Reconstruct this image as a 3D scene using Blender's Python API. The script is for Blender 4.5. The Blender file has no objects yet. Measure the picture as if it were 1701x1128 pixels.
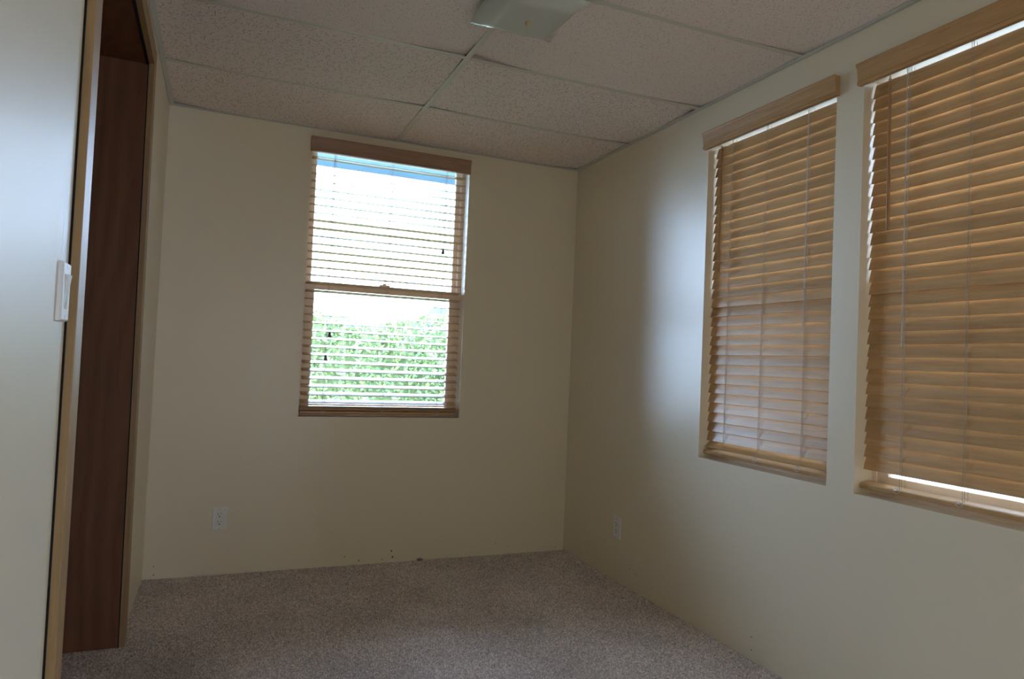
import bpy, bmesh, math, random
from mathutils import Vector, Matrix
import numpy as np

random.seed(7)
rng = np.random.default_rng(11)
SC = bpy.context.scene
COL = SC.collection
R = math.radians

# ------------------------------------------------------------------ camera
W, H = 2.26, 2.31            # room: x in [-W, 0], back wall at y = 0, floor z = 0
REAR = -6.2
YAW, PITCH, ROLL = 0.3949, 0.0321, 0.0426
CAM = Vector((-1.9696, -3.7881, 1.1219))
fw = Vector((math.sin(YAW) * math.cos(PITCH), math.cos(YAW) * math.cos(PITCH), math.sin(PITCH)))
rt = Vector((math.cos(YAW), -math.sin(YAW), 0))
up = rt.cross(fw)
r2 = rt * math.cos(ROLL) + up * math.sin(ROLL)
u2 = up * math.cos(ROLL) - rt * math.sin(ROLL)
cd = bpy.data.cameras.new('camera')
cam = bpy.data.objects.new('camera', cd)
COL.objects.link(cam)
m = Matrix((r2, u2, -fw)).transposed().to_4x4()
m.translation = CAM
cam.matrix_world = m
cd.sensor_width = 36
cd.lens = 1159.64 / 1701 * 36
cd.clip_start = 0.02
SC.camera = cam

# ------------------------------------------------------------------ world, lights, exposure
SC.view_settings.view_transform = 'Standard'
SC.view_settings.look = 'None'
SC.view_settings.gamma = 1
SC.view_settings.use_curve_mapping = False
SC.view_settings.exposure = 0.28
wd = bpy.data.worlds.new('overcast_sky')
SC.world = wd
wd.use_nodes = True
nt = wd.node_tree
nt.nodes.clear()
wo = nt.nodes.new('ShaderNodeOutputWorld')
bg = nt.nodes.new('ShaderNodeBackground')
tc = nt.nodes.new('ShaderNodeTexCoord')
sx = nt.nodes.new('ShaderNodeSeparateXYZ')
cr = nt.nodes.new('ShaderNodeValToRGB')
cr.color_ramp.elements[0].position = 0.0
cr.color_ramp.elements[0].color = (0.53, 0.71, 1.0, 1)
cr.color_ramp.elements[1].position = 1.0
cr.color_ramp.elements[1].color = (0.47, 0.66, 1.0, 1)
nt.links.new(tc.outputs['Generated'], sx.inputs[0])
nt.links.new(sx.outputs['Z'], cr.inputs[0])
nt.links.new(cr.outputs[0], bg.inputs['Color'])
bg.inputs['Strength'].default_value = 22.0
nt.links.new(bg.outputs[0], wo.inputs['Surface'])


def portal(name, loc, rot, sx_, sy_):
    ld = bpy.data.lights.new(name, 'AREA')
    ld.shape = 'RECTANGLE'
    ld.size, ld.size_y = sx_, sy_
    ld.cycles.is_portal = True
    o = bpy.data.objects.new(name, ld)
    o.location = loc
    o.rotation_euler = rot
    COL.objects.link(o)


portal('sky_portal', (-1.14, 0.19, 1.5), (R(-90), 0, 0), 0.90, 1.42)
portal('sky_portal', (0.19, -1.605, 1.46), (0, R(90), 0), 1.42, 0.74)
portal('sky_portal', (0.19, -2.435, 1.46), (0, R(90), 0), 1.42, 0.74)
portal('sky_portal', (0.19, -7.85, 1.11), (0, R(90), 0), 1.98, 2.2)      # glazed opening of the added fill room behind the camera
SC.cycles.diffuse_bounces = 8


# ------------------------------------------------------------------ helpers
def link(name, bm, mat, parent=None, smooth=False):
    me = bpy.data.meshes.new(name)
    bmesh.ops.recalc_face_normals(bm, faces=bm.faces[:])
    bm.to_mesh(me)
    bm.free()
    if smooth:
        for p in me.polygons:
            p.use_smooth = True
    for mm in (mat if isinstance(mat, (list, tuple)) else [mat]):
        me.materials.append(mm)
    o = bpy.data.objects.new(name, me)
    COL.objects.link(o)
    if parent is not None:
        o.parent = parent
    return o


def child(name, mesh, parent, loc=(0, 0, 0), rot=(0, 0, 0)):
    o = bpy.data.objects.new(name, mesh)
    COL.objects.link(o)
    o.parent = parent
    o.location = loc
    o.rotation_euler = rot
    return o


def structure(o):
    o['kind'] = 'structure'
    return o


def thing(name, label, cat, loc=(0, 0, 0), rz=0, group=None):
    o = bpy.data.objects.new(name, None)
    o.empty_display_size = 0.05
    COL.objects.link(o)
    o.location = loc
    o.rotation_euler = (0, 0, rz)
    o['label'] = label
    o['category'] = cat
    if group:
        o['group'] = group
    return o


def box(bm, x0, x1, y0, y1, z0, z1):
    vs = [bm.verts.new(c) for c in ((x0, y0, z0), (x1, y0, z0), (x1, y1, z0), (x0, y1, z0),
                                    (x0, y0, z1), (x1, y0, z1), (x1, y1, z1), (x0, y1, z1))]
    for f in ((0, 3, 2, 1), (4, 5, 6, 7), (0, 1, 5, 4), (1, 2, 6, 5), (2, 3, 7, 6), (3, 0, 4, 7)):
        bm.faces.new([vs[i] for i in f])
    return vs


def B(*boxes, bevel=0.0, seg=2):
    bm = bmesh.new()
    for b in boxes:
        box(bm, *b)
    if bevel:
        bmesh.ops.bevel(bm, geom=bm.edges[:], offset=bevel, segments=seg, affect='EDGES', profile=0.6)
    return bm


def tube(bm, pts, r, n=8, cap=True):
    pts = [Vector(p) for p in pts]
    rings = []
    for i, p in enumerate(pts):
        d = (pts[min(i + 1, len(pts) - 1)] - pts[max(i - 1, 0)]).normalized()
        a = d.orthogonal().normalized() if i == 0 else (prev - d * prev.dot(d)).normalized()
        prev = a
        b = d.cross(a)
        rr = r[i] if isinstance(r, (list, tuple)) else r
        rings.append([bm.verts.new(p + a * math.cos(2 * math.pi * k / n) * rr + b * math.sin(2 * math.pi * k / n) * rr)
                      for k in range(n)])
    for A, C in zip(rings, rings[1:]):
        for k in range(n):
            bm.faces.new((A[k], A[(k + 1) % n], C[(k + 1) % n], C[k]))
    if cap:
        bm.faces.new(rings[0][::-1])
        bm.faces.new(rings[-1])


def prism(bm, prof, x0, x1):
    """profile in (y, z) swept along x"""
    a = [bm.verts.new((x0, y, z)) for y, z in prof]
    b = [bm.verts.new((x1, y, z)) for y, z in prof]
    n = len(prof)
    for k in range(n):
        bm.faces.new((a[k], a[(k + 1) % n], b[(k + 1) % n], b[k]))
    bm.faces.new(a[::-1])
    bm.faces.new(b)


# ------------------------------------------------------------------ materials
class Mat:
    def __init__(s, name, col=(0.8, 0.8, 0.8), rough=0.5, spec=0.5, metal=0.0):
        s.m = bpy.data.materials.new(name)
        s.m.use_nodes = True
        s.t = s.m.node_tree
        s.b = s.t.nodes['Principled BSDF']
        s.b.inputs['Base Color'].default_value = (*col, 1)
        s.b.inputs['Roughness'].default_value = rough
        s.b.inputs['Specular IOR Level'].default_value = spec
        s.b.inputs['Metallic'].default_value = metal
        s.c = None

    def n(s, t, **kw):
        q = s.t.nodes.new(t)
        for k, v in kw.items():
            setattr(q, k, v)
        return q

    def l(s, a, b):
        s.t.links.new(a, b)

    def coord(s, scale=(1, 1, 1), rot=(0, 0, 0), out='Object'):
        t = s.n('ShaderNodeTexCoord')
        mp = s.n('ShaderNodeMapping')
        mp.inputs['Scale'].default_value = scale
        mp.inputs['Rotation'].default_value = rot
        s.l(t.outputs[out], mp.inputs[0])
        return mp.outputs[0]

    def noise(s, vec, scale, detail=4, rough=0.6, dist=0.0):
        q = s.n('ShaderNodeTexNoise')
        s.l(vec, q.inputs['Vector'])
        q.inputs['Scale'].default_value = scale
        q.inputs['Detail'].default_value = detail
        q.inputs['Roughness'].default_value = rough
        q.inputs['Distortion'].default_value = dist
        return q.outputs['Fac']

    def ramp(s, fac, stops):
        q = s.n('ShaderNodeValToRGB')
        e = q.color_ramp.elements
        e[0].position, e[0].color = stops[0][0], (*stops[0][1], 1)
        e[1].position, e[1].color = stops[-1][0], (*stops[-1][1], 1)
        for p, c in stops[1:-1]:
            k = e.new(p)
            k.color = (*c, 1)
        s.l(fac, q.inputs[0])
        return q.outputs[0]

    def math(s, op, a, b=0.0, c=0.0):
        q = s.n('ShaderNodeMath', operation=op)
        for i, v in enumerate((a, b, c)):
            if isinstance(v, (int, float)):
                q.inputs[i].default_value = v
            else:
                s.l(v, q.inputs[i])
        return q.outputs[0]

    def mix(s, fac, a, b, blend='MIX'):
        q = s.n('ShaderNodeMix', data_type='RGBA', blend_type=blend)
        for i, v in ((0, fac), (6, a), (7, b)):
            if isinstance(v, (int, float)):
                q.inputs[i].default_value = v
            elif isinstance(v, tuple):
                q.inputs[i].default_value = (*v, 1)
            else:
                s.l(v, q.inputs[i])
        return q.outputs[2]

    def color(s, sock):
        s.l(sock, s.b.inputs['Base Color'])

    def bump(s, h, strength=0.3, dist=0.002):
        q = s.n('ShaderNodeBump')
        q.inputs['Strength'].default_value = strength
        q.inputs['Distance'].default_value = dist
        s.l(h, q.inputs['Height'])
        s.l(q.outputs[0], s.b.inputs['Normal'])


def paint(name, col, rough, spec=0.5, scuff=None, bump=0.05):
    M = Mat(name, col, rough, spec)
    v = M.coord()
    big = M.noise(v, 1.6, 3)
    base = M.ramp(big, [(0.2, tuple(c * 0.99 for c in col)), (0.8, tuple(min(1, c * 1.01) for c in col))])
    rv = M.noise(v, 5.0, 5)
    rr = M.n('ShaderNodeMapRange')
    M.l(rv, rr.inputs[0])
    rr.inputs[3].default_value = rough
    rr.inputs[4].default_value = rough + 0.06
    M.l(rr.outputs[0], M.b.inputs['Roughness'])
    fine = M.noise(v, 240, 2)
    mid = M.noise(v, 26, 3)
    h = M.math('ADD', M.math('MULTIPLY', fine, 0.0 if scuff else 0.35), M.noise(M.coord((1, 14, 5)), 3.0, 4) if scuff else mid)
    if scuff:
        # spackle smears round the light switch: pale streaky patches with an outline of their own
        t = M.n('ShaderNodeTexCoord')
        dn = M.n('ShaderNodeVectorMath', operation='DISTANCE')
        mp = M.n('ShaderNodeMapping')
        mp.inputs['Scale'].default_value = (1, 1, 0.55)
        mp.inputs['Location'].default_value = (-scuff[0], -scuff[1], -scuff[2] * 0.55)
        M.l(t.outputs['Object'], mp.inputs[0])
        M.l(mp.outputs[0], dn.inputs[0])
        dn.inputs[1].default_value = (0, 0, 0)
        near = M.n('ShaderNodeMapRange')
        M.l(dn.outputs['Value'], near.inputs[0])
        near.inputs[1].default_value = 0.012
        near.inputs[2].default_value = 0.075
        near.inputs[3].default_value = 1
        near.inputs[4].default_value = 0
        st = M.noise(M.coord((1, 9, 2.4)), 3.5, 6, 0.62, 0.8)
        k = M.math('MULTIPLY', M.ramp(st, [(0.38, (0, 0, 0)), (0.48, (1, 1, 1))]), near.outputs[0])
        base = M.mix(k, base, (0.86, 0.88, 0.88))
        h = M.math('ADD', h, M.math('MULTIPLY', k, 1.2))
    if scuff:
        M.color(base)
    M.bump(h, bump, 0.0025)
    return M.m


CREAM = (0.78, 0.705, 0.55)
M_wall = paint('wall_paint', CREAM, 0.283, 0.75)
M_wall_left = paint('wall_paint_scuffed', CREAM, 0.40, 0.32, (-W, -2.195, 1.300), 0.06)
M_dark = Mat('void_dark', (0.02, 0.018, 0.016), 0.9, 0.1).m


def wood(name, dark, light, scale, rough, axis='x', spec=0.4, bump=0.1, ply=False):
    M = Mat(name, light, rough, spec)
    st = {'x': (1.0, 14, 14), 'y': (14, 1.0, 14), 'z': (14, 14, 1.0)}[axis]
    oi = M.n('ShaderNodeObjectInfo')
    add = M.n('ShaderNodeVectorMath', operation='MULTIPLY_ADD')
    cmb = M.n('ShaderNodeCombineXYZ')
    for i in range(3):
        M.l(oi.outputs['Random'], cmb.inputs[i])
    add.inputs[1].default_value = (7.3, 3.1, 5.7)
    M.l(cmb.outputs[0], add.inputs[0])
    M.l(M.coord(st), add.inputs[2])
    v = add.outputs[0]
    g = M.noise(v, scale, 6, 0.65, 0.6)
    if ply:
        w = M.n('ShaderNodeTexWave', wave_type='RINGS', rings_direction='SPHERICAL')
        w.inputs['Scale'].default_value = 2.6
        w.inputs['Distortion'].default_value = 9.0
        w.inputs['Detail'].default_value = 3.0
        w.inputs['Detail Scale'].default_value = 0.9
        M.l(M.coord((2.2, 2.2, 0.7)), w.inputs['Vector'])
        g = M.math('ADD', M.math('MULTIPLY', g, 0.6), M.math('MULTIPLY', w.outputs['Fac'], 0.15))
    c = M.ramp(g, [(0.28 if not ply else .22, dark), (0.72, light)])
    tone = M.n('ShaderNodeMapRange')
    M.l(oi.outputs['Random'], tone.inputs[0])
    tone.inputs[3].default_value = 0.86
    tone.inputs[4].default_value = 1.10
    hs = M.n('ShaderNodeHueSaturation')
    M.l(tone.outputs[0], hs.inputs['Value'])
    M.l(c, hs.inputs['Color'])
    M.color(hs.outputs[0])
    M.bump(g, bump, 0.0006)
    return M.m


M_slat = wood('oak_slat', (0.46, 0.275, 0.12), (0.61, 0.39, 0.19), 5.0, 0.34, 'x', 0.5, 0.06)
M_valance = wood('oak_valance', (0.44, 0.25, 0.10), (0.60, 0.37, 0.17), 5.0, 0.42, 'x')
M_valance_shade = wood('shaded_oak_valance', (0.30, 0.18, 0.12), (0.41, 0.26, 0.18), 5.0, 0.42, 'x')  # same oak, with the backlit valance's shade mixed into its colour
M_wand = wood('oak_wand', (0.31, 0.16, 0.075), (0.42, 0.235, 0.11), 4.0, 0.35, 'z')
M_casing = wood('casing_wood', (0.27, 0.16, 0.065), (0.38, 0.235, 0.105), 4.0, 0.42, 'z')
M_casing_h = wood('casing_wood_head', (0.27, 0.16, 0.065), (0.38, 0.235, 0.105), 4.0, 0.42, 'y')
M_ply = wood('stained_plywood', (0.11, 0.042, 0.018), (0.20, 0.085, 0.034), 2.2, 0.5, 'z', 0.3, 0.1, True)

M_white = Mat('white_plastic', (0.80, 0.80, 0.78), 0.35).m
M_ivory = Mat('ivory_enamel', (0.80, 0.78, 0.68), 0.35).m
M_vinyl = Mat('almond_window_frame', (0.84, 0.72, 0.62), 0.4).m
M_screw = Mat('screw_metal', (0.6, 0.6, 0.58), 0.35, 0.5, 0.8).m
M_slot = Mat('socket_slot_black', (0.01, 0.01, 0.01), 0.7).m
M_cord = Mat('cord_tan', (0.46, 0.37, 0.29), 0.75, 0.2).m
M_cord_w = Mat('pull_cord_pale', (0.60, 0.56, 0.52), 0.3, 0.6).m
M_tassel = Mat('tassel_wood', (0.16, 0.10, 0.06), 0.45).m
M_clear = Mat('clear_wand_hook', (0.8, 0.8, 0.78), 0.2).m
M_bar = Mat('ceiling_bar_enamel', (0.66, 0.64, 0.58), 0.5, 0.4).m
M_angle = Mat('wall_angle_enamel', (0.62, 0.63, 0.60), 0.4, 0.5).m

# window glass: thin pane, clear with a mirror-like reflection that grows at grazing angles
G = bpy.data.materials.new('window_glass')
G.use_nodes = True
t_ = G.node_tree
t_.nodes.clear()
go = t_.nodes.new('ShaderNodeOutputMaterial')
gm = t_.nodes.new('ShaderNodeMixShader')
gt = t_.nodes.new('ShaderNodeBsdfTransparent')
gg = t_.nodes.new('ShaderNodeBsdfGlossy')
gf = t_.nodes.new('ShaderNodeFresnel')
gf.inputs['IOR'].default_value = 1.45
gt.inputs[0].default_value = (0.97, 0.985, 0.98, 1)
gg.inputs['Roughness'].default_value = 0.03
t_.links.new(gf.outputs[0], gm.inputs[0])
t_.links.new(gt.outputs[0], gm.inputs[1])
t_.links.new(gg.outputs[0], gm.inputs[2])
t_.links.new(gm.outputs[0], go.inputs['Surface'])
M_glass = G


def carpet_mat(name, attr):
    M = Mat(name, (0.3, 0.27, 0.25), 0.95, 0.1)
    v = M.coord()
    f1 = M.noise(v, 330, 2, 0.7)
    f2 = M.noise(v, 120, 3, 0.7)
    f = M.math('ADD', M.math('MULTIPLY', f1, 0.7), M.math('MULTIPLY', f2, 0.3))
    c = M.ramp(f, [(0.34, (0.34, 0.29, 0.275)), (0.5, (0.72, 0.655, 0.64)), (0.66, (0.92, 0.86, 0.85))])
    big = M.noise(v, 2.3, 4, 0.55)
    k = M.ramp(big, [(0.35, (0.84, 0.83, 0.82)), (0.65, (1.05, 1.04, 1.03))])
    c = M.mix(1.0, c, k, 'MULTIPLY')
    if attr:
        at = M.n('ShaderNodeAttribute', attribute_name='tone')
        c = M.mix(1.0, c, at.outputs['Color'], 'MULTIPLY')
    M.color(c)
    M.bump(f1, 0.5, 0.004)
    return M.m


M_carpet = carpet_mat('carpet_backing', False)
M_pile = carpet_mat('carpet_pile_yarn', True)


def tile_mat(name, fissured):
    M = Mat(name, (0.74, 0.68, 0.63), 0.92, 0.15)
    t = M.n('ShaderNodeTexCoord')
    oi = M.n('ShaderNodeObjectInfo')
    cmb = M.n('ShaderNodeCombineXYZ')
    M.l(oi.outputs['Random'], cmb.inputs[0])
    M.l(oi.outputs['Random'], cmb.inputs[1])
    ma = M.n('ShaderNodeVectorMath', operation='MULTIPLY_ADD')
    M.l(cmb.outputs[0], ma.inputs[0])
    ma.inputs[1].default_value = (9.1, 4.3, 0)
    M.l(t.outputs['Object'], ma.inputs[2])
    flat = M.n('ShaderNodeVectorMath', operation='MULTIPLY')
    M.l(ma.outputs[0], flat.inputs[0])
    flat.inputs[1].default_value = (1, 1, 0)

    def dashes(scale, length, width, keep):
        vo = M.n('ShaderNodeTexVoronoi', voronoi_dimensions='2D')
        vo.inputs['Scale'].default_value = scale
        M.l(flat.outputs[0], vo.inputs['Vector'])
        sub = M.n('ShaderNodeVectorMath', operation='SUBTRACT')
        M.l(flat.outputs[0], sub.inputs[0])
        M.l(vo.outputs['Position'], sub.inputs[1])
        s = M.n('ShaderNodeSeparateColor')
        M.l(vo.outputs['Color'], s.inputs[0])
        ang = M.math('MULTIPLY', s.outputs[0], 6.283)
        ro = M.n('ShaderNodeVectorRotate', rotation_type='Z_AXIS')
        M.l(sub.outputs[0], ro.inputs['Vector'])
        M.l(ang, ro.inputs['Angle'])
        x = M.n('ShaderNodeSeparateXYZ')
        M.l(ro.outputs[0], x.inputs[0])
        # slight bend of each fissure
        yy = M.math('ADD', x.outputs[1], M.math('MULTIPLY', M.math('MULTIPLY', x.outputs[0], x.outputs[0]), 25.0))
        ln = M.math('MULTIPLY', s.outputs[2], length)
        a = M.math('LESS_THAN', M.math('ABSOLUTE', x.outputs[0]), ln)
        b = M.math('LESS_THAN', M.math('ABSOLUTE', yy), width)
        k = M.math('LESS_THAN', s.outputs[1], keep)
        return M.math('MULTIPLY', M.math('MULTIPLY', a, b), k)
    d1 = dashes(50, 0.0115, 0.0014, 0.74)
    d2 = dashes(105, 0.0026, 0.0014, 0.45)
    d = M.math('MAXIMUM', d1, d2) if fissured else d2
    soft = M.noise(flat.outputs[0], 300, 2)
    base = M.ramp(soft, [(0.3, (0.83, 0.75, 0.70)), (0.7, (0.90, 0.82, 0.775))])
    M.color(M.mix(M.math('MULTIPLY', d, 0.66), base, (0.20, 0.15, 0.12)))
    M.bump(M.math('SUBTRACT', M.math('MULTIPLY', soft, 0.3), d), 0.5, 0.0015)
    return M.m


M_tile = tile_mat('fissured_ceiling_tile', True)
M_tile_pin = tile_mat('pinhole_ceiling_tile', False)
M_ceil = Mat('plain_ceiling', (.76, .68, .56), .9).m
M_floor2 = Mat('fill_room_floor', (.56, .42, .27), .6).m
M_wall2 = Mat('fill_room_paint', (.77, .625, .44), .6).m  # wall tone of the added room, chosen to warm the fill light

# ------------------------------------------------------------------ room shell
WT = 0.14
BW = (-1.578, -0.698, 0.790, 2.250)                # back window opening x0,x1,z0,z1
RW = ((-1.960, -1.256, 0.737, 2.186), (-2.785, -2.074, 0.733, 2.182))   # right openings y0,y1,z0,z1
OP = (-2.063, -0.817, 2.195)                       # closet opening in left wall y0,y1,z1
TOP = H + 0.16

structure(link('wall_back', B((-W - 0.75, BW[0], 0, WT, 0, TOP), (BW[1], WT, 0, WT, 0, TOP),
                              (BW[0], BW[1], 0, WT, 0, BW[2]), (BW[0], BW[1], 0, WT, BW[3], TOP)), M_wall))
ys = [REAR, RW[1][0], RW[1][1], RW[0][0], RW[0][1], 0]
structure(link('wall_right', B((0, WT, ys[0], ys[1], 0, TOP), (0, WT, ys[2], ys[3], 0, TOP), (0, WT, ys[4], ys[5], 0, TOP),
                               (0, WT, ys[1], ys[2], 0, RW[1][2]), (0, WT, ys[1], ys[2], RW[1][3], TOP),
                               (0, WT, ys[3], ys[4], 0, RW[0][2]), (0, WT, ys[3], ys[4], RW[0][3], TOP)), M_wall))
LT = 0.10
bm = B((-W - LT, -W, REAR, OP[0] - 0.0765, 0, TOP), (-W - LT, -W, OP[1] + 0.012, 0, 0, TOP),
       (-W - LT, -W, OP[0] - 0.012, OP[1] + 0.012, OP[2] + 0.02, TOP))
ed = [e for e in bm.edges if all(abs(v.co.x + W) < 1e-6 and abs(v.co.y - OP[0] + 0.0765) < 1e-6 for v in e.verts)]
bmesh.ops.bevel(bm, geom=ed, offset=0.014, segments=5, affect='EDGES', profile=0.5)      # rounded plaster edge beside the casing
box(bm, -W - LT, -W - 0.045, OP[0] - 0.0765, OP[0] - 0.012, 0, TOP)
box(bm, -W - 0.045, -W, OP[0] - 0.0765, OP[0] - 0.012, OP[2] + 0.08, TOP)
wall_left = structure(link('wall_left', bm, M_wall_left))
# behind the camera: a wide opening into an added unseen room, glazed for warm fill light
RX0, RX1, RZ1 = -2.16, -0.30, 2.10
structure(link('wall_rear', B((-W - LT, RX0, REAR - .1, REAR, 0, TOP), (RX1, WT, REAR - .1, REAR, 0, TOP), (RX0, RX1, REAR - .1, REAR, RZ1, TOP)), M_wall))
R2 = -9.4
structure(link('wall_fill_room_right', B((0, WT, R2, -8.95, 0, TOP), (0, WT, -6.75, REAR - .1, 0, TOP), (0, WT, -8.95, -6.75, 2.1, TOP), (0, WT, -8.95, -6.75, 0, .12)), M_wall2))
structure(link('wall_fill_room_left', B((-3.4, -3.3, R2, REAR - .1, 0, TOP), (-3.3, -W - LT, REAR - .1, REAR, 0, TOP)), M_wall2))
structure(link('wall_fill_room_rear', B((-3.4, WT, R2 - .1, R2, 0, TOP)), M_wall2))
structure(link('ceiling_fill_room', B((-3.4, WT, R2, REAR - .1, H, H + .05)), M_ceil))
structure(link('floor_fill_room', B((-3.4, WT, R2, REAR, -.1, 0)), M_floor2))
structure(link('window_4', B((.05, .09, -8.95, -8.88, .12, 2.1), (.05, .09, -6.82, -6.75, .12, 2.1), (.05, .09, -7.89, -7.81, .12, 2.1),
                             (.05, .09, -8.95, -6.75, .12, .18), (.05, .09, -8.95, -6.75, 2.04, 2.1)), M_white))  # added glazed frame, unseen; daylight enters here as fill
floor = structure(link('floor', B((-W - 0.75, WT, REAR, WT, -0.10, 0.0)), M_carpet))

# carpet pile: a field of small yarn tufts
def pile():
    sp = 0.0066
    xs = np.arange(-W + 0.003, -0.003, sp)
    yy = np.arange(-2.45, -0.003, sp)
    X, Y = np.meshgrid(xs, yy)
    X = X.ravel() + rng.uniform(-.0028, .0028, X.size)
    Y = Y.ravel() + rng.uniform(-.0028, .0028, Y.size)
    Xc, Yc = np.meshgrid(np.arange(-W - 0.35, -W, sp), np.arange(OP[0] + .03, OP[1] - .012, sp))
    X = np.concatenate([X, Xc.ravel() + rng.uniform(-.003, .003, Xc.size)])
    Y = np.concatenate([Y, Yc.ravel() + rng.uniform(-.003, .003, Yc.size)])
    keep = (X < -0.004) & (Y < -0.004)
    X, Y = X[keep], Y[keep]
    n = X.size
    h = rng.uniform(.003, .0062, n)
    w = rng.uniform(.0038, .0058, n)
    a = rng.uniform(0, 6.28, n)
    lx, ly = rng.normal(0, .004, n), rng.normal(0, .004, n)
    V = np.zeros((n, 4, 3), np.float32)
    for k in range(3):
        V[:, k, 0] = X + np.cos(a + k * 2.094) * w
        V[:, k, 1] = Y + np.sin(a + k * 2.094) * w
        V[:, k, 2] = -0.001
    V[:, 3, 0], V[:, 3, 1], V[:, 3, 2] = X + lx, Y + ly, h
    i = np.arange(n)[:, None] * 4
    F = np.stack([np.concatenate([i, i + 1, i + 3], 1), np.concatenate([i + 1, i + 2, i + 3], 1),
                  np.concatenate([i + 2, i, i + 3], 1)], 1).reshape(-1)
    nf = F.size // 3
    me = bpy.data.meshes.new('carpet_pile')
    me.vertices.add(n * 4)
    me.vertices.foreach_set('co', V.ravel())
    me.loops.add(F.size)
    me.loops.foreach_set('vertex_index', F.astype(np.int32))
    me.polygons.add(nf)
    me.polygons.foreach_set('loop_start', np.arange(0, F.size, 3, dtype=np.int32))
    me.update(calc_edges=True)
    ton = np.clip(rng.normal(1.30, .26, n), .65, 1.7)
    at = me.color_attributes.new('tone', 'FLOAT_COLOR', 'POINT')
    cc = np.ones((n, 4, 4), np.float32)
    cc[:, :, :3] = ton[:, None, None]
    at.data.foreach_set('color', cc.ravel())
    me.materials.append(M_pile)
    o = bpy.data.objects.new('carpet_pile', me)
    COL.objects.link(o)
    o.parent = floor
    o['kind'] = 'stuff'


pile()

# closet lining behind the opening in the left wall
CX = -W - 0.70
structure(link('wall_closet_far', B((CX, -W - 0.0045, OP[1], OP[1] + 0.012, 0.0, OP[2] + 0.01)), M_ply))
structure(link('wall_closet_near', B((CX, -W - 0.007, OP[0] - 0.012, OP[0], 0.0, OP[2] + 0.01)), M_ply))
structure(link('wall_closet_back', B((CX - 0.012, CX, OP[0] - 0.012, OP[1] + 0.012, 0.0, OP[2] + 0.03)), M_ply))
structure(link('ceiling_closet', B((CX, -W - 0.010, OP[0], OP[1], OP[2], OP[2] + 0.015)), M_ply))
# casings (proud of the wall by 18 mm)
PR = 0.018


def casing(name, y0, y1, z0, z1, mat):
    return structure(link(name, B((-W - (0.04 if name == 'trim_1' else 0.002), -W + PR, y0, y1, z0, z1), bevel=0.0015, seg=2), mat))


casing('trim_1', OP[0] - 0.072, OP[0], 0, OP[2] + 0.075, M_casing)
casing('trim_2', OP[1], OP[1] + 0.072, 0, OP[2] + 0.075, M_casing)
casing('trim_3', OP[0] + 0.0005, OP[1] - 0.0005, OP[2] + 0.003, OP[2] + 0.075, M_casing_h)

# dark solid strips standing in for the shade of open joints round the casings
for nm, b in (('shade_strip_1', (-W - .03, -W + .0014, OP[0] - .0764, OP[0] - .0721, 0, OP[2] + .078)),
              ('shade_strip_2', (-W - .0043, -W - .0004, OP[1] - .0015, OP[1] + .0118, 0, OP[2] + .002)),
              ('shade_strip_3', (-W - .0098, -W - .0004, OP[0] + .001, OP[1] - .002, OP[2] - .003, OP[2] + .004))):
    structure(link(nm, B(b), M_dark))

# the closet frame is a little out of plumb: its far side leans into the wall towards the top
for nm in ('wall_closet_far', 'trim_2', 'shade_strip_2', 'trim_3', 'shade_strip_3', 'ceiling_closet'):
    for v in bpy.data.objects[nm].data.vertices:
        if nm in ('trim_3', 'shade_strip_3', 'ceiling_closet'):
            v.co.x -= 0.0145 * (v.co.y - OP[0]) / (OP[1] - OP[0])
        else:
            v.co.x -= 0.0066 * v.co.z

# ------------------------------------------------------------------ suspended ceiling
ceiling = structure(link('ceiling', B((-W - 0.75, WT, REAR, WT, H + 0.12, TOP)), M_dark))
S1, T = 0.5844, 0.6096
TX = -1.1297
bars_y = [-S1 - T * k for k in range(10)]
bw = 0.012
for yb in bars_y:
    for x0, x1 in ((-W, TX - bw), (TX + bw, 0)):
        link('cross_tee', B((x0 + .002, x1, yb - bw, yb + bw, H, H + 0.0012), (x0 + .002, x1, yb - .001, yb + .001, H + .001, H + .03)), M_bar, ceiling)
link('main_tee', B((TX - bw, TX + bw, REAR, -.002, H, H + 0.0012), (TX - .001, TX + .001, REAR, -.002, H + .001, H + .035)), M_bar, ceiling)
for nm, b in (('back', (-W, 0, -.022, 0, H - .001, H + .001)), ('right', (-.022, 0, REAR, -.022, H - .001, H + .001)),
              ('left', (-W, -W + .022, REAR, -.022, H - .001, H + .001))):
    up_ = {'back': (-W, 0, -.0015, 0, H - .001, H + .02), 'right': (-.0015, 0, REAR, 0, H - .001, H + .02),
           'left': (-W, -W + .0015, REAR, 0, H - .001, H + .02)}[nm]
    link('wall_angle', B(b, up_), M_angle, ceiling)

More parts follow.
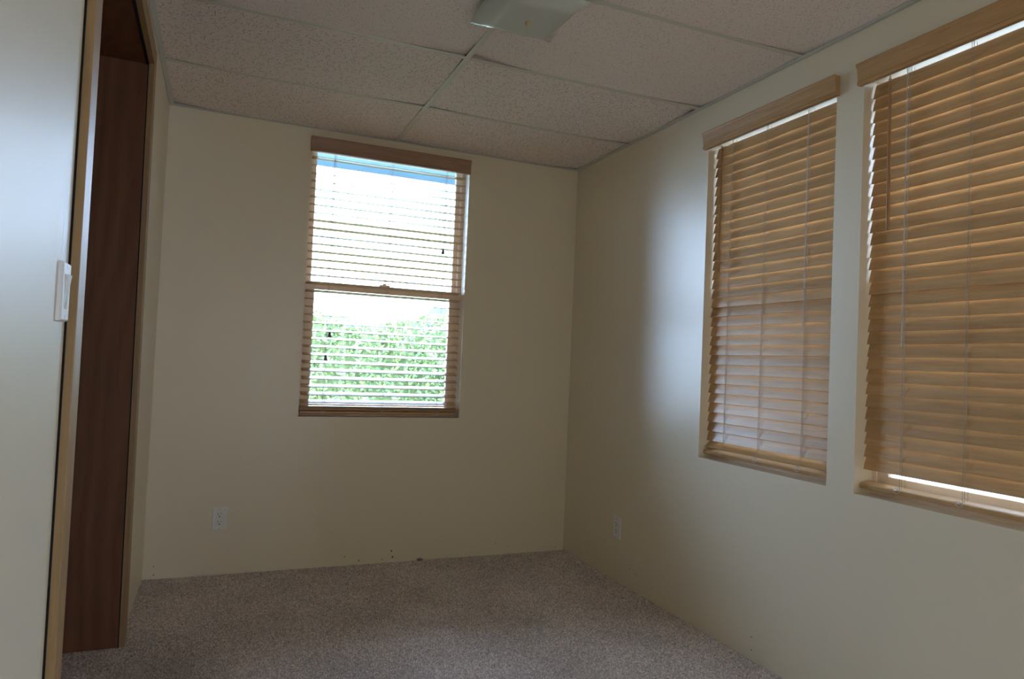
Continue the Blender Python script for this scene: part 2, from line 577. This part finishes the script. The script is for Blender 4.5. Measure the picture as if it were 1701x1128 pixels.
edges_y = [0.0] + bars_y + [REAR]
ti = 0
for r_ in range(len(edges_y) - 1):
    ya, yb = edges_y[r_ + 1], edges_y[r_]
    if ya - yb > -0.1:
        continue
    for (xa, xb) in ((-W, TX), (TX, 0)):
        bm = bmesh.new()
        L, D = xb - xa - 0.020, yb - ya - 0.020
        nx, ny = 14, 8
        cl = [random.uniform(.005, .016) for _ in range(4)]
        vs = []
        for j in range(ny + 1):
            for i in range(nx + 1):
                u, v = i / nx, j / ny
                # corners curl upward off the bars a little, middle hangs flat
                e = 0
                for q, (cu, cv) in enumerate(((0, 0), (1, 0), (0, 1), (1, 1))):
                    dd = math.hypot((u - cu) * 2.6, (v - cv) * 1.4)
                    e += cl[q] * max(0, 1 - dd / 0.75) ** 2
                vs.append(bm.verts.new(((u - .5) * L, (v - .5) * D, e)))
        for j in range(ny):
            for i in range(nx):
                a = j * (nx + 1) + i
                bm.faces.new((vs[a], vs[a + 1], vs[a + nx + 2], vs[a + nx + 1]))
        ret = bmesh.ops.extrude_face_region(bm, geom=bm.faces[:])
        for v in ret['geom']:
            if isinstance(v, bmesh.types.BMVert):
                v.co.z += 0.014
        o = link('ceiling_tile', bm, M_tile_pin if r_ >= 2 else M_tile, ceiling)
        o.location = ((xa + xb) / 2, (ya + yb) / 2, H + 0.0016)
        ti += 1

# ------------------------------------------------------------------ windows
def window(name, w, h, loc, rz, frac=.493):
    """double hung window in local frame: x along the wall, y outwards, origin at bottom centre on the inner wall face"""
    root = bpy.data.objects.new(name, None)
    root.empty_display_size = 0.05
    COL.objects.link(root)
    root.location = loc
    root.rotation_euler = (0, 0, rz)
    structure(root)
    y0, y1 = 0.082, WT + 0.012
    hw = w / 2
    link('window_frame', B((-hw, -hw + .018, y0, y1, 0, h), (hw - .018, hw, y0, y1, 0, h),
                           (-hw + .018, hw - .018, y0, y1, 0, .022), (-hw + .018, hw - .018, y0, y1, h - .012, h)), M_vinyl, root)
    mid = h * frac
    iw = hw - .018
    # lower sash sits on the inner track, upper on the outer
    ls = link('lower_sash', B((-iw, -iw + .042, .086, .112, .022, mid + .018), (iw - .042, iw, .086, .112, .022, mid + .018),
                              (-iw + .042, iw - .042, .086, .112, .022, .062), (-iw + .042, iw - .042, .086, .112, mid - .025, mid + .018), bevel=.0015), M_vinyl, root)
    link('pane', B((-iw + .040, iw - .040, .097, .101, .060, mid - .023)), M_glass, ls)
    us = link('upper_sash', B((-iw, -iw + .024, .114, .138, mid - .02, h - .012), (iw - .024, iw, .114, .138, mid - .02, h - .012),
                              (-iw + .024, iw - .024, .114, .138, mid - .02, mid + .016), (-iw + .024, iw - .024, .114, .138, h - .032, h - .012), bevel=.0015), M_vinyl, root)
    link('pane', B((-iw + .022, iw - .022, .124, .128, mid + .014, h - .030)), M_glass, us)
    bm = bmesh.new()
    prism(bm, [(.089, mid + .018), (.109, mid + .018), (.109, mid + .027), (.089, mid + .027)], -.03, .03)
    tube(bm, [(0, .099, mid + .027), (0, .099, mid + .034)], [.013, .011], 12)
    prism(bm, [(.095, mid + .032), (.103, mid + .032), (.103, mid + .037), (.095, mid + .037)], -.004, .034)
    link('sash_lock', bm, M_vinyl, root)
    return root


BWc = (BW[0] + BW[1]) / 2
window('window_1', BW[1] - BW[0], BW[3] - BW[2], (BWc, 0, BW[2]), 0, .482)
for k, q in enumerate(RW):
    window('window_%d' % (k + 2), q[1] - q[0], q[3] - q[2], (0, (q[0] + q[1]) / 2, q[2]), R(-90))

# ------------------------------------------------------------------ blinds
def slat_mesh(w):
    bm = bmesh.new()
    prof = []
    n = 6
    for k in range(n + 1):
        t = -1 + 2 * k / n
        prof.append((t * .025, .0014 + .0011 * (1 - t * t)))
    for k in range(n, -1, -1):
        t = -1 + 2 * k / n
        prof.append((t * .025, -.0014 + .0011 * (1 - t * t)))
    prism(bm, prof, -w / 2, w / 2)
    bmesh.ops.recalc_face_normals(bm, faces=bm.faces[:])
    me = bpy.data.meshes.new('slat')
    bm.to_mesh(me)
    bm.free()
    me.materials.append(M_slat)
    return me


def blind(label, w, loc, rz, slats, val, head_z, rail, ladders, stack=(), vmat=None, yc=.045, valw=None, gap=.018):
    """slats: list of (z, tilt); val: (z0, z1); rail: (z, tilt)"""
    root = thing('window_blind', label, 'blind', loc, rz, 'wooden slat window blinds')
    sw = w - gap
    # moulded valance in front of the wall
    z0, z1 = val
    vw = (valw or w + .026) / 2
    bm = bmesh.new()
    hgt = z1 - z0
    prof = [(-.003, z0), (-.020, z0), (-.023, z0 + .004), (-.023, z0 + .010), (-.020, z0 + .014), (-.021, z0 + hgt * .45),
            (-.024, z0 + hgt * .75), (-.029, z0 + hgt * .86), (-.031, z0 + hgt * .93), (-.031, z1), (-.003, z1)]
    prism(bm, prof, -vw, vw)
    link('valance', bm, vmat or M_valance, root)
    link('headrail', B((-sw / 2, sw / 2, .030, .070, head_z, head_z + .042), bevel=.002, seg=1), M_ivory, root)
    me = slat_mesh(sw)
    for z, t in slats:
        child('slat', me, root, (random.uniform(-.0015, .0015), yc, z), (t, 0, random.uniform(-.0008, .0008)))
    for z in stack:
        child('slat', me, root, (random.uniform(-.002, .002), yc + random.uniform(-.002, .002), z), (R(random.uniform(-1, 3)), 0, 0))
    bm = bmesh.new()
    n = 12
    prof = []
    for k in range(n):
        a = 2 * math.pi * (k + .5) / n
        ca, sa = math.cos(a), math.sin(a)
        prof.append((.025 * math.copysign(abs(ca) ** .45, ca), .0085 * math.copysign(abs(sa) ** .45, sa)))
    prism(bm, prof, -sw / 2, sw / 2)
    ro = link('bottom_rail', bm, M_slat, root)
    ro.location = (0, yc, rail[0])
    ro.rotation_euler = (rail[1], 0, 0)
    # ladder cords: a front and a back string per ladder with a rung under each slat
    allz = sorted([(z, t) for z, t in slats] + [(z, R(2)) for z in stack], reverse=True)
    for lx in ladders:
        bm = bmesh.new()
        fr = [(lx, yc - .0265 * math.cos(t) - .0022 * math.sin(t), z - .025 * math.sin(t)) for z, t in allz]
        bk = [(lx, yc + .0265 * math.cos(t) + .0022 * math.sin(t), z + .025 * math.sin(t)) for z, t in allz]
        for dx in (-.0032, .0032):
            tube(bm, [(lx + dx, fr[0][1], head_z)] + [(x + dx, y, z) for x, y, z in fr] + [(lx + dx, fr[-1][1], rail[0])], .0008, 5)
        tube(bm, [(lx, bk[0][1], head_z)] + bk + [(lx, bk[-1][1], rail[0])], .0007, 5)
        for (z, t), f, b in zip(allz, fr, bk):
            off = Vector((0, -.0028 * -math.sin(t), -.0028 * math.cos(t)))
            tube(bm, [Vector(f) + off * .3, (lx, yc + .0028 * math.sin(t), z - .0028 * math.cos(t)), Vector(b) + off * .3], .0005, 4)
        link('ladder_cord', bm, M_cord, root)
        # knot loops at the rail
        bm = bmesh.new()
        yk = yc - .027
        tube(bm, [(lx + .011 * math.cos(a), yk - .002 + .002 * math.sin(2 * a), rail[0] + .002 + .008 * math.sin(a)) for a in
                  [2 * math.pi * k / 12 for k in range(13)]], .0011, 5)
        tube(bm, [(lx - .012, yk, rail[0] + .010), (lx, yk - .003, rail[0] + .004), (lx + .013, yk, rail[0] + .011)], .0011, 5)
        link('cord_knot', bm, M_cord_w, root)
    return root


def lift_cord(root, x, y, z0, z1, swing=.0):
    bm = bmesh.new()
    n = 150
    for ph in (0, math.pi):
        tube(bm, [(x + swing * k / n + .0018 * math.cos(ph + k * .85), y + .0018 * math.sin(ph + k * .85), z0 + (z1 - z0) * k / n)
                  for k in range(n + 1)], .0010, 5)
    link('lift_cord', bm, M_cord_w, root, True)


def wand(root, x, y, z0, z1, dx):
    bm = bmesh.new()
    tube(bm, [(x, y, z0), (x + dx, y - .006, z1 + .004), (x + dx, y - .006, z1)], [.0048, .0058, .0052], 8)
    o = link('tilt_wand', bm, M_wand, root, False)
    bm = bmesh.new()
    tube(bm, [(x, y + .012, z0 + .030), (x, y + .001, z0 + .028), (x, y, z0 + .018), (x, y, z0 - .006)], [.0016, .0016, .002, .0052], 8)
    link('wand_hook', bm, M_clear, o)


def tassel(root, x, y, ztop, z, name='tassel'):
    bm = bmesh.new()
    tube(bm, [(x, y, ztop), (x, y, z + .026)], .0007, 5)
    link('pull_cord', bm, M_cord_w, root)
    bm = bmesh.new()
    tube(bm, [(x, y, z + .028), (x, y, z + .026), (x, y, z + .020), (x, y, z + .008), (x, y, z + .002), (x, y, z)],
         [.004, .0062, .0065, .0085, .0105, .0085], 12)
    link(name, bm, M_tassel, root, True)


# back window: slats open, tipped a little down into the room
zt, zb, ns = 2.168, 0.868, 32
bs = []
for k in range(ns):
    z = zt + (zb - zt) * k / (ns - 1)
    el = math.degrees(math.atan((z - 1.12) / 3.85))
    if k < 18:
        t = el - (15 if k == 0 else 13 if k in (8, 9, 16, 17) else random.uniform(8.0, 10.5))
    else:
        t = 10.0 + 0.65 * (k - 18) + random.uniform(-1.5, 1.5)
    bs.append((z - BW[2], R(t)))
b1 = blind('open wooden slat blind glowing with daylight on the back wall window', BW[1] - BW[0] - .006, (BWc - .003, 0, BW[2]), 0,
           bs, (2.186 - BW[2], 2.262 - BW[2]), 2.200 - BW[2], (0.812 - BW[2], R(0)), (-.31, .005, .315),
           stack=[.828 - BW[2] + .0052 * k for k in range(4)], vmat=M_valance_shade, valw=.886)
hwb = (BW[1] - BW[0]) / 2
tassel(b1, -.297, .008, 1.38, 1.212 - BW[2])
tassel(b1, -.312, .006, 1.38, 1.088 - BW[2])
tassel(b1, .307, .008, 1.38, 1.715 - BW[2])


# right wall blinds: closed
for k, q in enumerate(RW):
    w = q[1] - q[0] - .004
    cy = (q[0] + q[1]) / 2
    zt, zb = 2.092, 0.838
    sl = []
    for i in range(31):
        z = zt + (zb - zt) * i / 30
        sl.append((z - q[2], R(74 + random.uniform(-0.9, 0.9))))
    if k == 0:
        sl.append((0.800 - q[2], R(40)))
        rail = (0.768 - q[2], R(14))
        lab = 'closed honey oak slat blind on the right wall nearer the back corner'
    else:
        rail = (0.764 - q[2], R(10))
        lab = 'closed honey oak slat blind at the right edge with a bright gap above its rail'
    bl = blind(lab, w, (0, cy, q[2]), R(-90), sl, (2.108 - q[2], 2.180 - q[2]), 2.128 - q[2], rail, (-.232, -.025, .200) if k == 0 else (-.210, -.008, .215), valw=.732, gap=.009)
    if k == 0:
        wand(bl, -w / 2 + .084, .004, 2.098 - q[2], 1.545 - q[2], .008)
        lift_cord(bl, .206, .018, 2.116 - q[2], 1.30 - q[2], .004)
    else:
        wand(bl, -w / 2 + .094, .004, 2.098 - q[2], 1.600 - q[2], .010)
        lift_cord(bl, -.207, .018, 2.116 - q[2], 1.22 - q[2], .002)

# ------------------------------------------------------------------ outlets and switch
def plate_base(root, w=.070, h=.115, t=.0055):
    bm = bmesh.new()
    iw, ih = .0340 / 2, .0675 / 2
    o = [(-w / 2, -h / 2), (w / 2, -h / 2), (w / 2, h / 2), (-w / 2, h / 2)]
    i_ = [(-iw, -ih), (iw, -ih), (iw, ih), (-iw, ih)]
    k = (w / 2 - .003) / (w / 2)
    kz = (h / 2 - .003) / (h / 2)
    rings = [[bm.verts.new((x, 0, z)) for x, z in o], [bm.verts.new((x, -t * .6, z)) for x, z in o],
             [bm.verts.new((x * k, -t, z * kz)) for x, z in o], [bm.verts.new((x, -t, z)) for x, z in i_],
             [bm.verts.new((x, 0, z)) for x, z in i_]]
    for a, b in zip(rings, rings[1:]):
        for q in range(4):
            bm.faces.new((a[q], a[(q + 1) % 4], b[(q + 1) % 4], b[q]))
    link('faceplate', bm, M_white, root)
    for z in (-.0483, .0483):
        bm = bmesh.new()
        tube(bm, [(0, -t + .001, z), (0, -t - .0008, z)], .003, 10)
        link('screw', bm, M_screw, root)


def outlet(label, loc, rz):
    root = thing('power_outlet', label, 'outlet', loc, rz, 'white wall outlets')
    plate_base(root)
    ins = link('receptacle', B((-.0165, .0165, -.0062, -.0005, -.033, .033), bevel=.0008, seg=1), M_white, root)
    for zc in (.019, -.019):
        bm = bmesh.new()
        box(bm, -.0078, -.0052, -.0066, -.005, zc + .002, zc + .0105)
        box(bm, .0052, .0074, -.0066, -.005, zc + .003, zc + .0095)
        link('slot', bm, M_slot, ins)
        bm = bmesh.new()
        tube(bm, [(0, -.0050, zc - .006), (0, -.0066, zc - .006)], .0030, 10)
        link('ground_hole', bm, M_slot, ins)
    return root


outlet('white outlet on the back wall, low and left of the window', (-1.929, 0, .278), 0)
outlet('white outlet low on the right wall near the back corner', (0, -.606, .277), R(-90))

sw = thing('light_switch', 'white rocker light switch beside the wooden casing on the left wall', 'switch', (-W, -2.203, 1.221), R(90))
plate_base(sw, .070, .114, .0090)
bm = bmesh.new()
prism(bm, [(-.0005, -.033), (-.0060, -.033), (-.0098, .0), (-.0145, .033), (-.0005, .033)], -.0163, .0163)
link('rocker', bm, M_white, sw)

# ------------------------------------------------------------------ ceiling lamp: square bent glass shade
def glass_mat():
    M = Mat('frosted_lamp_glass', (0.74, 0.80, 0.76), 0.16, 0.5)
    M.b.inputs['Transmission Weight'].default_value = 0.25
    M.b.inputs['Coat Weight'].default_value = 0.6
    M.b.inputs['Coat Roughness'].default_value = 0.05
    return M.m


LX, LY = -1.085, -1.690
lamp = thing('ceiling_lamp', 'square frosted bent glass ceiling lamp, unlit, cut by the top edge', 'lamp', (LX, LY, H), 0)
hs = .152
bm = bmesh.new()
n = 28
vs = []
for j in range(n + 1):
    for i in range(n + 1):
        u, v = -1 + 2 * i / n, -1 + 2 * j / n
        rr = max(abs(u), abs(v))
        # flat middle, sides bent up to the ceiling, corners pinched down into flared lips
        sq = max(0, (rr - .62) / .38)
        cor = max(0, (abs(u) + abs(v) - 1.45) / .55)
        z = -.062 + .040 * sq ** 1.6 - .020 * cor ** 1.3 + .006 * (u * u + v * v) * .5
        vs.append(bm.verts.new((u * hs, v * hs, z)))
for j in range(n):
    for i in range(n):
        a = j * (n + 1) + i
        bm.faces.new((vs[a], vs[a + 1], vs[a + n + 2], vs[a + n + 1]))
ret = bmesh.ops.extrude_face_region(bm, geom=bm.faces[:])
for v in ret['geom']:
    if isinstance(v, bmesh.types.BMVert):
        v.co.z += .005
link('glass_shade', bm, glass_mat(), lamp, True)
bm = bmesh.new()
tube(bm, [(0, 0, 0), (0, 0, -.018), (0, 0, -.022)], [.075, .075, .06], 32)
link('ceiling_pan', bm, M_white, lamp)
bm = bmesh.new()
tube(bm, [(0, 0, -.022), (0, 0, -.066)], .003, 8)
link('threaded_rod', bm, M_screw, lamp)
bm = bmesh.new()
tube(bm, [(0, 0, -.063), (0, 0, -.066), (0, 0, -.072), (0, 0, -.078), (0, 0, -.080)], [.010, .011, .0095, .006, .002], 16)
link('finial_cap', bm, Mat('finial_brass', (0.58, 0.50, 0.30), 0.4, 0.5, 0.4).m, lamp, True)

# ------------------------------------------------------------------ small marks: nail holes left by the removed baseboard
wb = bpy.data.objects['wall_back']
wr = bpy.data.objects['wall_right']
for (x, z, r_) in ((-1.303, .048, .0035), (-1.226, .023, .004), (-1.051, .063, .005), (-1.043, .030, .0055), (-.44, .066, .003),
                   (-.053, .024, .003), (-2.212, .063, .003), (-2.21, .022, .003), (-1.10, .020, .003), (-.36, .045, .0025)):
    bm = bmesh.new()
    tube(bm, [(x, .0005, z), (x, -.0006, z)], r_, 7)
    link('nail_hole', bm, M_tassel, wb)
for (y, z, r_) in ((-.74, .10, .0025), (-.80, .09, .0025), (-1.62, .09, .003), (-1.62, .04, .003)):
    bm = bmesh.new()
    tube(bm, [(.0005, y, z), (-.0006, y, z)], r_, 7)
    link('nail_hole', bm, M_tassel, wr)

bm = bmesh.new()
bmesh.ops.create_icosphere(bm, subdivisions=3, radius=1)
for v in bm.verts:
    k = 1 + .35 * math.sin(9 * v.co.x + 2) * math.sin(7 * v.co.y) + .2 * math.sin(15 * v.co.z)
    v.co = Vector((v.co.x * .015 * k, v.co.y * .008 * k, v.co.z * .0065 * k))
lint = link('carpet_lint', bm, Mat('lint_purple', (.33, .24, .34), .9, .1).m, None, True)
lint.location = (-.893, -.0115, .0085)
lint['label'] = 'tiny purplish scrap of lint lying on the carpet at the foot of the back wall'
lint['category'] = 'lint'

# ------------------------------------------------------------------ outdoors
def solid(name, col, rough=.8):
    return Mat(name, col, rough, .2).m


structure(link('ground', B((-14, 16, WT, 26, -.9, -.6), (WT, 16, -14, WT, -.9, -.6)), solid('dry_lawn', (.20, .20, .13))))
structure(link('roof_eave', B((-4, 1.2, WT + .002, 1.10, 2.44, 2.50), (-4, 1.2, 1.08, 1.10, 2.40, 2.56)), solid('eave_paint', (.16, .27, .36))))


structure(link('roof_eave', B((WT + .002, 0.95, -6, 1.0, 2.44, 2.50), (.93, .95, -6, 1.0, 2.40, 2.56)), solid('added_eave_paint', (.24, .27, .14))))  # added eave, sized and tinted to dim the light behind the right blinds


structure(link('wall_sky_block', B((2.9, 3.1, -7, 1.5, -.6, 2.5), (2.86, 2.9, -7, 1.5, -.6, -.2)), solid('sky_block_siding', (.66, .63, .58))))  # added wall, hardly seen, height set to limit sky light on the right blinds


def hedge():
    M = Mat('hedge_leaf', (.2, .4, .12), .6, .15)
    at = M.n('ShaderNodeAttribute', attribute_name='tone')
    M.color(at.outputs['Color'])
    M.b.inputs['Subsurface Weight'].default_value = 0
    root = thing('hedge', 'leafy green hedge outside behind the back window blind', 'hedge', (0, 0, 0))
    n = 34000
    x = rng.uniform(-2.8, 2.2, n)
    top = 1.485 + .05 * np.sin(x * 2.1) + .04 * np.sin(x * 5.3 + 1)
    z = -.6 + (top + .6) * rng.uniform(0, 1, n)
    y = 3.2 + rng.uniform(-.12, .12, n) + .06 * np.sin(x * 3 + z * 4)
    # some leaves on the hedge's top face
    k = rng.uniform(0, 1, n) < .15
    z[k] = top[k] + rng.uniform(-.04, .05, k.sum())
    y[k] = 3.2 + rng.uniform(0, .7, k.sum())
    s = rng.uniform(.020, .042, n)
    a = rng.normal(0, 1, (n, 3))
    a /= np.linalg.norm(a, axis=1)[:, None]
    b = np.cross(a, rng.normal(0, 1, (n, 3)))
    b /= np.linalg.norm(b, axis=1)[:, None]
    c = np.stack([x, y, z], 1)
    V = np.stack([c - a * s[:, None], c + b * s[:, None] * .42, c + a * s[:, None], c - b * s[:, None] * .42], 1)
    F = [(4 * i, 4 * i + 1, 4 * i + 2, 4 * i + 3) for i in range(n)]
    me = bpy.data.meshes.new('leaves')
    me.from_pydata(V.reshape(-1, 3).tolist(), [], F)
    col = np.ones((n, 4, 4), np.float32)
    g = rng.uniform(.7, 1.2, n)
    yl = rng.uniform(0, 1, n)
    col[:, :, 0] = ((.20 + .10 * yl) * g)[:, None]
    col[:, :, 1] = ((.30 + .06 * yl) * g)[:, None]
    col[:, :, 2] = ((.16 - .04 * yl) * g)[:, None]
    ca = me.color_attributes.new('tone', 'FLOAT_COLOR', 'POINT')
    ca.data.foreach_set('color', col.ravel())
    me.materials.append(M.m)
    o = bpy.data.objects.new('leaves', me)
    COL.objects.link(o)
    o.parent = root
    o['kind'] = 'stuff'
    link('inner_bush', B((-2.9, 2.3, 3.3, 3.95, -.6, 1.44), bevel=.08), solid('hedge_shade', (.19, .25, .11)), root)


hedge()
nb = thing('neighbor_house', 'grey roofed house far beyond the hedge through the back window', 'house', (4.72, 9.5, -.6))
link('house_wall', B((-1.9, 3.0, 0, 4, 0, 2.55)), solid('house_wall_paint', (.6, .58, .55)), nb)
bm = bmesh.new()
prism(bm, [(-.3, 2.5), (4.3, 2.5), (2.0, 2.95)], -2.2, 3.4)
link('house_roof', bm, solid('roof_shingle', (.07, .085, .10)), nb)
